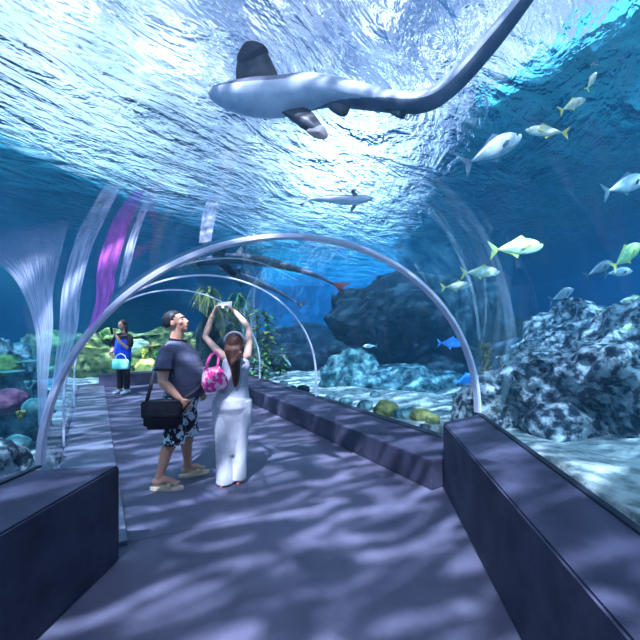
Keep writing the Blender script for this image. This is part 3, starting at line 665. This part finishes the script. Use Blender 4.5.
def hand(bm, wrist, d, nrm, curl, side=1, k=1.0):
    """palm, four unequal fingers bending towards nrm, and a thumb off the side"""
    d = Vector(d).normalized(); n = Vector(nrm); n = (n-d*n.dot(d)).normalized(); s = d.cross(n)*side; w = Vector(wrist)
    tube(bm, [w, w+d*.03*k, w+d*.075*k, w+d*.092*k], [(.024*k,.017*k),(.032*k,.016*k),(.040*k,.014*k),(.036*k,.010*k)], 12, up=n)
    for i, L in enumerate((.070,.080,.075,.058)):
        p = w+d*.085*k+s*(.030-.020*i)*k; a = curl*.4; pts = [p-d*.02*k, p]; dd = d
        for j, f in enumerate((.45,.32,.25)):
            dd = (d*math.cos(a)+n*math.sin(a)); p = p+dd*L*f*k; pts.append(p); a += curl
        tube(bm, pts, [.009*k,.009*k,.0085*k,.008*k,.0065*k], 8)
    p = w+d*.025*k+s*.026*k; q = p+(d*.6+s*.75).normalized()*.035*k; r = q+(d*.85+s*.1+n*.6).normalized()*.032*k; t = r+(d*.7-s*.2+n*.8).normalized()*.022*k
    tube(bm, [p, q, r, t], [.012*k,.0105*k,.0095*k,.007*k], 8)

# ---- man
man = empty('person', (-1.43,3.64,0), (0,0,R(4)))
bm = bmesh.new(); Q = basis((1,0,.38), (0,0,1)); HC = (-.025,0,1.615)
head(bm, HC, Q, 1.06)
tube(bm, [(-.03,0,1.36),(-.02,0,1.45),(-.01,0,1.55)], [.085,.064,.060], 14)
loft(bm, hull_z([(.02,0,.84,.13,.15),(.05,0,.98,.15,.16),(.05,0,1.15,.155,.17),(.02,0,1.30,.13,.18),(-.01,0,1.40,.07,.12)], 18))
def man_arm(s, el, wr): tube(bm, [(-.03,s*.15,1.36),(-.05,s*.215,1.31),((-.05+el[0])/2,s*.245,(1.31+el[2])/2),el,((el[0]*.6+wr[0]*.4),(el[1]*.6+wr[1]*.4),(el[2]*.6+wr[2]*.4)),wr], [.05,.062,.057,.045,.046,.029], 12, up=Vector((1,0,0)))
man_arm(-1, (-.06,-.27,1.06), (.09,-.25,.89)); man_arm(1, (-.03,.27,1.06), (.12,.24,.90))
hand(bm, (.09,-.25,.89), (.55,.1,-.75), (.1,1,.2), .75, 1, 1.05); hand(bm, (.12,.24,.90), (.6,-.1,-.7), (0,-1,0), .7, -1, 1.05)
def man_leg(h, kn, an, toe):
    tube(bm, [h, (Vector(h)+Vector(kn))/2, kn, Vector(kn).lerp(Vector(an),.35)+Vector((-.02,0,0)), Vector(kn).lerp(Vector(an),.8), an], [.10,.085,.060,.062,.042,.040], 12, up=Vector((1,0,0)))
    a = Vector(an); t = Vector(toe); d = (t-a); d.z = 0; d.normalize(); s = Vector((-d.y, d.x, 0)); hz = t.z
    tube(bm, [a-d*.055+Vector((0,0,-.045)), a+Vector((0,0,-.03)), a.lerp(t,.5)+Vector((0,0,.008)), t.lerp(a,.2)], [(.026,.03),(.034,.042),(.040,.030),(.044,.018)], 12)
    for i in range(5):
        L = (.045,.040,.037,.033,.028)[i]; b = t.lerp(a,.22)+s*(.032-.016*i); tube(bm, [b, b+d*L*.6, b+d*L], [.011 if i == 0 else .008]*2+[.006], 6)
man_leg((-.01,-.10,.86), (-.01,-.13,.48), (-.14,-.15,.115), (.06,-.16,.048)); man_leg((.01,.10,.86), (.07,.12,.48), (.04,.15,.105), (.22,.22,.048))
fuse('body', bm, M['skin'], man)
for c_ in (0,): face_parts(man, HC, Q, 1.06)
bm = bmesh.new(); c = Vector(HC); ball(bm, c+Q@Vector((0,-.022,.032)), (.090,.106,.100), 24, Q)
for v in bm.verts[:]:
    l = Q.transposed() @ (v.co-c)
    if l.y > .030 and l.z < .062: v.co = c+Q@Vector((l.x*.72, min(l.y, .045), l.z*.9))
    if l.z < -.02: v.co = c+Q@Vector((l.x*.86, l.y*.84, max(l.z, -.055)))
    if abs(l.x) > .05 and l.z < .01 and l.y > -.02: v.co = c+Q@Vector((l.x*.80, l.y, l.z))
link('hair', bm, M['hair'], man, smooth=True)
bm = bmesh.new()
loft(bm, hull_z([(.06,0,.88,.190,.205),(.075,0,.95,.200,.215),(.075,0,1.05,.205,.215),(.06,0,1.15,.190,.215),(.035,0,1.26,.172,.215),(.0,0,1.345,.145,.205),(-.015,0,1.40,.105,.150),(-.01,0,1.435,.078,.095)], 24))
for s in (-1, 1): tube(bm, [(-.02,s*.12,1.345),(-.045,s*.20,1.315),(-.055,s*.245,1.235),(-.058,s*.262,1.17)], [.075,.082,.080,.080], 14, up=Vector((1,0,0)))
shirt = fuse('t_shirt', bm, M['tee'], man, .011, 2)
bm = bmesh.new(); tube(bm, [Vector((-.008+.078*math.cos(a),.092*math.sin(a),1.437+.015*math.cos(a+2.6))) for a in [2*math.pi*k/20 for k in range(21)]], .010, 8); link('collar', bm, M['trim'], shirt, smooth=True)
for s in (-1, 1):
    bm = bmesh.new(); q = Vector((-.058,s*.263,1.168)); tube(bm, [q+Vector((.080*math.cos(a),.080*math.sin(a),.01*math.sin(a)*s)) for a in [2*math.pi*k/20 for k in range(21)]], .009, 8); link('cuff', bm, M['trim'], shirt, smooth=True)
bm = bmesh.new()
loft(bm, hull_z([(.04,0,.94,.165,.185),(.025,0,.86,.175,.19),(.02,0,.78,.16,.19)], 24))
tube(bm, [(.0,-.09,.86),(-.0,-.12,.66),(.005,-.135,.43)], [(.135,.115),(.118,.105),(.112,.10)], 16, up=Vector((1,0,0))); tube(bm, [(.02,.09,.86),(.05,.11,.66),(.07,.125,.44)], [(.13,.115),(.115,.105),(.105,.10)], 16, up=Vector((1,0,0)))
fuse('shorts', bm, M['camo'], man, .011, 2)
def sandal(parent, heel, toe, m='sandal', w=.046, th=.026):
    h, t = Vector(heel), Vector(toe); d = (t-h).normalized(); s = Vector((-d.y, d.x, 0)); L = (t-h).length; pts = []
    for k in range(24):
        a = 2*math.pi*k/24; x = math.cos(a); y = math.sin(a); pts.append(h+d*(L/2+L/2*x)+s*y*w*(1+.12*x))
    bm = bmesh.new(); lo = [bm.verts.new((p.x,p.y,h.z+(t.z-h.z)*((p-h).dot(d)/L))) for p in pts]; hi = [bm.verts.new(v.co+Vector((0,0,th))) for v in lo]
    bm.faces.new(hi); bm.faces.new(lo[::-1])
    for i in range(24): bm.faces.new((lo[i], lo[(i+1)%24], hi[(i+1)%24], hi[i]))
    o = link('sandal', bm, M[m], parent)
    bm = bmesh.new(); b = h+d*L*.60; tube(bm, [b+s*w*1.05+Vector((0,0,th)), b+s*w*.6+Vector((0,0,th+.045)), b-s*w*.2+Vector((0,0,th+.058)), b-s*w*.8+Vector((0,0,th+.035)), b-s*w*1.05+Vector((0,0,th))], [(.004,.020)]*5, 8, up=d)
    link('strap', bm, M[m], o, smooth=True); return o
sandal(man, (-.225,-.15,.002), (.10,-.165,.002)); sandal(man, (-.035,.105,.002), (.255,.235,.002))
tag(man, 'person in a slate t-shirt and black-white camouflage shorts, looking up, phone in hand', 'person')
# the bag hangs from the shoulder on its strap
bagr = empty('shoulder_bag', (-1.465,3.37,.60), (0,0,R(8)))
o = link('pouch', box_bm(.34,.13,.27,.035,(0,0,.155),3), M['bag'], bagr, smooth=True)
bm = bmesh.new(); bmesh.ops.create_cube(bm, size=1)
for v in bm.verts: v.co = Vector((v.co.x*.35, v.co.y*.02-.072, v.co.z*.15+.215))
bmesh.ops.bevel(bm, geom=bm.edges[:], offset=.008, segments=2, affect='EDGES'); fl = link('flap', bm, M['bag'], bagr)
bm = bmesh.new(); tube(bm, [(-.14,-.083,.17),(0,-.085,.168),(.14,-.083,.17)], .004, 6); link('zipper', bm, M['phone'], fl)
bm = bmesh.new(); tube(bm, [(-.15,.0,.27),(-.14,.10,.42),(-.13,.22,.62),(-.09,.34,.78),(.0,.40,.845),(.10,.40,.82),(.25,.34,.68),(.33,.20,.52),(.30,.08,.38),(.15,.0,.27)], [(.018,.004)]*10, 8, up=Vector((0,-1,0))); link('strap', bm, M['bag'], bagr, smooth=True)
tag(bagr, 'black nylon shoulder bag hanging at the hip of the person in camouflage shorts', 'bag')
o = link('phone', box_bm(.012,.075,.15,.004), M['phone']); o.location = (-1.275,3.43,.80); o.rotation_euler = (R(6),R(35),0)
tag(o, 'dark phone held low in the right hand of the person in shorts', 'phone')

# ---- woman
wom = empty('person', (-.88,3.6,0))
bm = bmesh.new(); Q = basis((-.12,1,.42), (0,0,1)); HC = (.03,.0,1.405); up_x = Vector((1,0,0))
head(bm, HC, Q, .96); tube(bm, [(.04,.0,1.20),(.035,.0,1.27),(.03,.01,1.36)], [.07,.048,.046], 12)
loft(bm, hull_z([(0,0,.84,.14,.10),(.02,0,.98,.10,.08),(.035,0,1.10,.11,.085),(.04,0,1.22,.12,.08),(.04,0,1.28,.07,.06)], 18))
LE, LW, RE, RW = Vector((-.285,.05,1.47)), Vector((-.235,.14,1.70)), Vector((.155,.06,1.565)), Vector((-.01,.15,1.735))
tube(bm, [(-.03,0,1.25),(-.085,0,1.275),(-.18,.02,1.36),LE,LE.lerp(LW,.35),LW], [.045,.044,.037,.031,.033,.021], 12, up=Vector((0,1,0)))
tube(bm, [(.10,0,1.25),(.155,0,1.285),(.17,.02,1.42),RE,RE.lerp(RW,.35),RW], [.045,.044,.037,.031,.033,.021], 12, up=Vector((0,1,0)))
hand(bm, LW, (.35,.1,.85), (1,.1,-.2), .8, 1, .92); hand(bm, RW, (-.75,.05,.6), (-.5,.1,-.8), .8, -1, .92)
for s in (-1, 1):
    x = .07*s+.0; tube(bm, [(x+.01,0,.84),(x*1.05,.012 if s > 0 else -.01,.5),(x*.95,.04 if s > 0 else -.01,.10)], [.085,.045,.03], 12, up=up_x)
    y0 = -.02 if s < 0 else .05
    tube(bm, [(x,-.03+y0,.04),(x-.01,.05+y0,.05),(x-.025,.14+y0,.035)], [(.028,.03),(.036,.026),(.036,.014)], 10)
    for i in range(5): b = Vector((x-.05+.012*i*1.2,.14+y0,.032)); tube(bm, [b, b+Vector((-.003,.03,-.004))], [.008,.006], 6)
fuse('body', bm, M['skin_w'], wom, .008, 3); face_parts(wom, HC, Q, .96)
bm = bmesh.new(); c = Vector(HC); ball(bm, c+Q@Vector((0,-.022,.024)), (.088,.098,.098), 24, Q)
for v in bm.verts:
    l = Q.transposed() @ (v.co-c)
    if l.y > .05: v.co = c+Q@Vector((l.x*.8, .045, l.z))
ring = [((.028,-.075,1.40),.085,.040),((.035,-.095,1.34),.088,.045),((.045,-.105,1.27),.070,.040),((.055,-.115,1.20),.052,.034),((.065,-.12,1.12),.042,.030),((.065,-.12,1.05),.032,.022),((.06,-.115,.99),.012,.010)]
tube(bm, [Vector(p) for p, a, b in ring], [(a, b) for p, a, b in ring], 16, up=Vector((0,1,0)))
for i in range(7): tube(bm, [(.0+.022*i,-.12,1.33),(.03+.010*i,-.148,1.22),(.045+.006*i,-.15,1.10-.01*(i%3)),(.05+.006*i,-.14,1.02-.015*(i%2))], [.012,.011,.008,.003], 6)
fuse('hair', bm, M['hair_b'], wom, .007, 1)
bm = bmesh.new(); tube(bm, [c+Q@Vector((.096*math.cos(a), -.012, .02+.108*math.sin(a))) for a in [math.pi*k/16 for k in range(17)]], [(.013,.005)]*17, 8, up=Q@Vector((0,1,0))); link('headband', bm, M['white_c'], wom, smooth=True)
bm = bmesh.new()
loft(bm, hull_z([(.005,0,.84,.172,.135),(.01,0,.90,.162,.125),(.02,0,.98,.135,.112),(.035,0,1.08,.130,.108),(.04,0,1.18,.142,.105),(.04,0,1.245,.130,.09),(.04,0,1.285,.075,.06)], 24))
fuse('sleeveless_top', bm, M['grey_c'], wom, .010, 2)
bm = bmesh.new()
loft(bm, hull_z([(.005,0,.93,.150,.115),(0,0,.86,.176,.140),(0,0,.78,.178,.142),(0,0,.72,.160,.118),(0,0,.62,.145,.10),(0,0,.48,.105,.085),(0,.01,.30,.05,.06)], 24))
tube(bm, [(-.075,0,.84),(-.08,0,.72),(-.08,-.01,.48),(-.075,-.01,.22),(-.070,-.01,.015)], [(.12,.098),(.12,.098),(.085,.084),(.082,.078),(.088,.082)], 16, up=Vector((0,1,0)))
tube(bm, [(.080,0,.84),(.085,.01,.72),(.078,.02,.48),(.068,.04,.22),(.058,.05,.035)], [(.12,.098),(.12,.098),(.082,.084),(.074,.075),(.076,.078)], 16, up=Vector((0,1,0)))
fuse('trousers', bm, M['white_c'], wom, .010, 1)
sandal(wom, (-.085,-.085,.002), (-.115,.19,.002), 'coral_s', .040, .022); sandal(wom, (.065,-.02,.002), (.045,.24,.002), 'coral_s', .038, .022)
bm = bmesh.new(); q = LW.lerp(LE,.12); tube(bm, [q+Vector((.027*math.cos(a),.027*math.sin(a),0)) for a in [2*math.pi*k/14 for k in range(15)]], .006, 6); link('bracelet', bm, M['gold'], wom, smooth=True)
tag(wom, 'person in white trousers with long brown hair, seen from behind, arms raised for a photo', 'person')
o = link('phone', box_bm(.15,.012,.078,.004), M['wphone']); o.location = (-1.005,3.80,1.800); o.rotation_euler = (R(-25),R(-4),0)
tag(o, 'pale phone held up in both hands by the person in white trousers', 'phone')
pb = empty('handbag', (-.985,3.44,.965), (0,R(-14),R(8)))
bm = bmesh.new(); loft(bm, hull_z([(0,0,0,.085,.045),(0,0,.03,.135,.065),(0,0,.10,.142,.070),(0,0,.18,.118,.052),(0,0,.235,.092,.026),(0,0,.245,.080,.014)], 24, 2.6)); link('pouch', bm, M['pink'], pb, smooth=True)
for y in (-.018,.018):
    bm = bmesh.new(); tube(bm, [(-.06,y,.22),(-.03,y+.01,.30),(.03,y+.05,.37),(.085,y+.10,.385),(.10,y+.06,.33),(.085,y+.02,.27),(.06,y,.22)], [(.014,.005)]*7, 8, up=Vector((0,-1,0))); link('strap', bm, M['pink_p'], pb, smooth=True)
pb.scale = (.86,.9,.92)
tag(pb, 'bright pink flowered handbag on the left shoulder of the person in white trousers', 'handbag')

# ---- standing person far off
far = empty('person', (-4.60,8.42,0), (0,0,R(-20)))
bm = bmesh.new(); Q = basis((.1,-1,-.15), (0,0,1)); HC = (.0,-.03,1.60)
head(bm, HC, Q, 1.0); tube(bm, [(0,0,1.38),(0,0,1.46),(0,-.01,1.54)], [.07,.05,.05], 12)
loft(bm, hull_z([(0,0,.84,.15,.11),(0,0,1.0,.14,.10),(0,0,1.2,.16,.11),(0,0,1.34,.17,.10),(0,0,1.41,.08,.06)], 18))
tube(bm, [(-.10,0,1.34),(-.19,0,1.32),(-.25,-.02,1.18),(-.25,-.06,1.04),(-.16,-.20,.95),(-.08,-.24,.90)], [.05,.055,.05,.042,.038,.028], 12, up=Vector((0,1,0)))
tube(bm, [(.10,0,1.34),(.19,0,1.32),(.25,-.04,1.18),(.24,-.10,1.07),(.16,-.24,1.22),(.08,-.27,1.38)], [.05,.055,.05,.042,.038,.028], 12, up=Vector((0,1,0)))
hand(bm, (-.08,-.24,.90), (.8,-.2,-.3), (0,1,.2), .7, 1); hand(bm, (.08,-.27,1.38), (-.3,-.05,.9), (-.3,-.9,0), .7, -1)
for s in (-1, 1):
    tube(bm, [(s*.09,0,.86),(s*.10,-.01,.5),(s*.11,.0,.08)], [.085,.055,.04], 12, up=up_x); tube(bm, [(s*.11,.04,.04),(s*.115,-.05,.045),(s*.12,-.14,.03)], [(.03,.03),(.038,.03),(.036,.018)], 10)
fuse('body', bm, M['skin'], far, .011, 2); face_parts(far, HC, Q)
bm = bmesh.new(); c = Vector(HC); ball(bm, c+Q@Vector((0,-.03,.030)), (.092,.098,.100), 20, Q)
tube(bm, [c+Vector((0,.06,.0)), c+Vector((0,.07,-.12)), c+Vector((0,.07,-.2))], [(.09,.04),(.10,.04),(.09,.03)], 12, up=Vector((0,1,0))); fuse('hair', bm, M['hair'], far, .009, 1)
bm = bmesh.new(); loft(bm, hull_z([(0,-.01,.82,.20,.15),(0,-.01,1.0,.205,.15),(0,0,1.2,.205,.145),(0,0,1.30,.20,.13)], 20)); fuse('shirt', bm, M['blue_c'], far, .012, 2)
bm = bmesh.new(); loft(bm, hull_z([(0,0,1.27,.208,.138),(0,0,1.36,.19,.12),(0,0,1.42,.09,.075)], 20))
for s in (-1, 1): tube(bm, [(s*.13,0,1.345),(s*.20,0,1.32),(s*.255,-.03,1.18),(s*.255,-.06,1.10)], [.07,.075,.068,.062], 12, up=Vector((0,1,0)))
fuse('jacket_shoulders', bm, M['trim'], far, .012, 2)
bm = bmesh.new(); loft(bm, hull_z([(0,0,.90,.17,.13),(0,0,.80,.19,.14),(0,0,.72,.17,.13)], 20))
for s in (-1, 1): tube(bm, [(s*.09,0,.82),(s*.10,0,.5),(s*.11,0,.12)], [(.10,.095),(.078,.075),(.066,.064)], 14, up=Vector((0,1,0)))
fuse('trousers', bm, M['trim'], far, .012, 2)
for s in (-1, 1):
    bm = bmesh.new(); tube(bm, [(s*.11,.085,.035),(s*.112,.04,.05),(s*.115,-.05,.048),(s*.12,-.15,.034),(s*.12,-.185,.026)], [(.032,.033),(.044,.048),(.050,.046),(.048,.032),(.030,.020)], 14); link('shoe', bm, M['white_c'], far, smooth=True)
tag(far, 'person in a royal blue and black top standing at the far end of the walkway', 'person')
o = link('phone', box_bm(.075,.012,.15,.004), M['phone']); o.location = (-4.66,8.05,1.47); o.rotation_euler = (R(10),0,R(-20)); tag(o, 'dark phone raised by the person in the blue top', 'phone')
ab = empty('handbag', (-4.45,8.04,.62), (0,0,R(-10)))
bm = bmesh.new(); loft(bm, hull_z([(0,0,0,.19,.06),(0,0,.03,.21,.075),(0,0,.17,.20,.07),(0,0,.22,.17,.045)], 20, 3)); link('pouch', bm, M['aqua'], ab, smooth=True)
bm = bmesh.new(); tube(bm, [(-.15,0,.20),(-.10,.0,.30),(0,.0,.345),(.10,.0,.30),(.15,0,.20)], .012, 8); link('handle', bm, M['white_c'], ab, smooth=True)
tag(ab, 'aqua green bag held in front of the person in the blue top', 'handbag')
# ---------------------------------------------------------------- light
W = bpy.data.worlds.new('sky'); bpy.context.scene.world = W; W.use_nodes = True
ns, ln = W.node_tree.nodes, W.node_tree.links; ns.clear()
out = nd(ns, 'ShaderNodeOutputWorld'); bg = nd(ns, 'ShaderNodeBackground', Strength=1.0); ln.new(bg.outputs[0], out.inputs[0])
tc = nd(ns, 'ShaderNodeTexCoord'); n = nd(ns, 'ShaderNodeTexNoise', Scale=8.5, Detail=4, Roughness=.6, Distortion=.5); ln.new(tc.outputs['Generated'], n.inputs['Vector'])
r = ramp(ns, [(.36, (.08,.20,.55)), (.46, (.36,.44,.88)), (.56, (.75,.78,1.2)), (.68, (4,3.9,4.1))]); ln.new(n.outputs['Fac'], r.inputs[0]); 
last = r.outputs[0]
for (dx, dy, dz), wdt, st in (((.06,1,.36), 120, 7.0), ((-.75,1,.50), 22, 1.9), ((.62,1,.72), 40, .6)):
    v = Vector((dx,dy,dz)).normalized(); dt = nd(ns, 'ShaderNodeVectorMath', operation='DOT_PRODUCT'); dt.inputs[1].default_value = v; ln.new(tc.outputs['Generated'], dt.inputs[0])
    mm = nd(ns, 'ShaderNodeMath', operation='MAXIMUM'); mm.inputs[1].default_value = 0; ln.new(dt.outputs['Value'], mm.inputs[0])
    pw = nd(ns, 'ShaderNodeMath', operation='POWER'); pw.inputs[1].default_value = wdt; ln.new(mm.outputs[0], pw.inputs[0])
    sc_ = nd(ns, 'ShaderNodeVectorMath', operation='SCALE'); sc_.inputs[0].default_value = (st, st, st*1.05); ln.new(pw.outputs[0], sc_.inputs['Scale'])
    ad = nd(ns, 'ShaderNodeVectorMath', operation='ADD'); ln.new(last, ad.inputs[0]); ln.new(sc_.outputs[0], ad.inputs[1]); last = ad.outputs[0]
ln.new(last, bg.inputs[0])
def sun(name, rot, e, col, ang):
    L = bpy.data.lights.new(name, 'SUN'); L.energy = e; L.color = col; L.angle = R(ang); o = bpy.data.objects.new(name, L); C.objects.link(o); o.rotation_euler = rot
def spot(name, loc, target, e, col, size=60, rad=.15, blend=.8):
    L = bpy.data.lights.new(name, 'SPOT'); L.energy = e; L.color = col; L.spot_size = R(size); L.spot_blend = blend; L.shadow_soft_size = rad
    o = bpy.data.objects.new(name, L); C.objects.link(o); o.location = loc; o.rotation_euler = (Vector(target)-Vector(loc)).to_track_quat('-Z', 'Y').to_euler()
sun('sun', (R(30), R(-4), 0), 108, (.93,.80,.95), 1.2)
spot('tank_lamp', (5.2,1.0,4.1), (3.2,4.2,.6), 600, (.75,.95,1), 75)  # added light to brighten the boulder, no known fixture
spot('tank_lamp', (9.5,8,4.1), (4,11,0), 900, (.15,.65,1), 110)  # added blue light for the rocks deeper in the tank
spot('tank_lamp', (-6.5,3.5,4.1), (-4,5,.5), 500, (.2,.75,.9), 100)  # added light for the left reef
spot('tank_lamp', (-11,11,4.0), (-7.0,12.8,.8), 2500, (1,.92,.45), 50)  # added warm light to brighten the far reef
spot('plant_lamp', (5.2,3.2,4.1), (-1.5,9.6,1.0), 2600, (.9,1,.7), 26)  # added out of frame to brighten the leafy plants
spot('uplight', (9.5,7,4.5), (6.5,8,6.2), 900, (.3,.85,1), 160)  # this and the next two are added to lift the roof's tone
spot('uplight', (9.5,2.5,4.5), (7.5,3,6.2), 900, (.3,.85,1), 160)
spot('uplight', (-12,9,4.5), (-11,9,6.2), 900, (.3,.85,1), 160)
spot('wall_lamp', (13,9,4.0), (8,23.8,1.5), 4500, (.06,.8,1), 100)  # added out of frame to brighten the back wall
spot('wall_lamp', (-8,6,4.0), (-12.8,7,1.5), 1500, (.15,.6,1), 110)  # same kind of added light, for the left wall

cam = bpy.data.cameras.new('camera'); co = bpy.data.objects.new('camera', cam); C.objects.link(co)
cam.sensor_width = 36; cam.lens = F/640*36; cam.shift_y = 6/640; cam.clip_start = .05; cam.clip_end = 200
co.location = (0,0,EYE); co.rotation_euler = (R(90),0,0); S = bpy.context.scene; S.camera = co
S.view_settings.view_transform = 'Standard'; S.view_settings.look = 'None'; S.view_settings.gamma = 1; S.view_settings.use_curve_mapping = False
S.view_settings.exposure = 0.0
cy = S.cycles; cy.use_denoising = True; cy.max_bounces = 10; cy.transparent_max_bounces = 24; cy.transmission_bounces = 8; cy.glossy_bounces = 5; cy.volume_bounces = 1; cy.diffuse_bounces = 3
cy.sample_clamp_indirect = 6
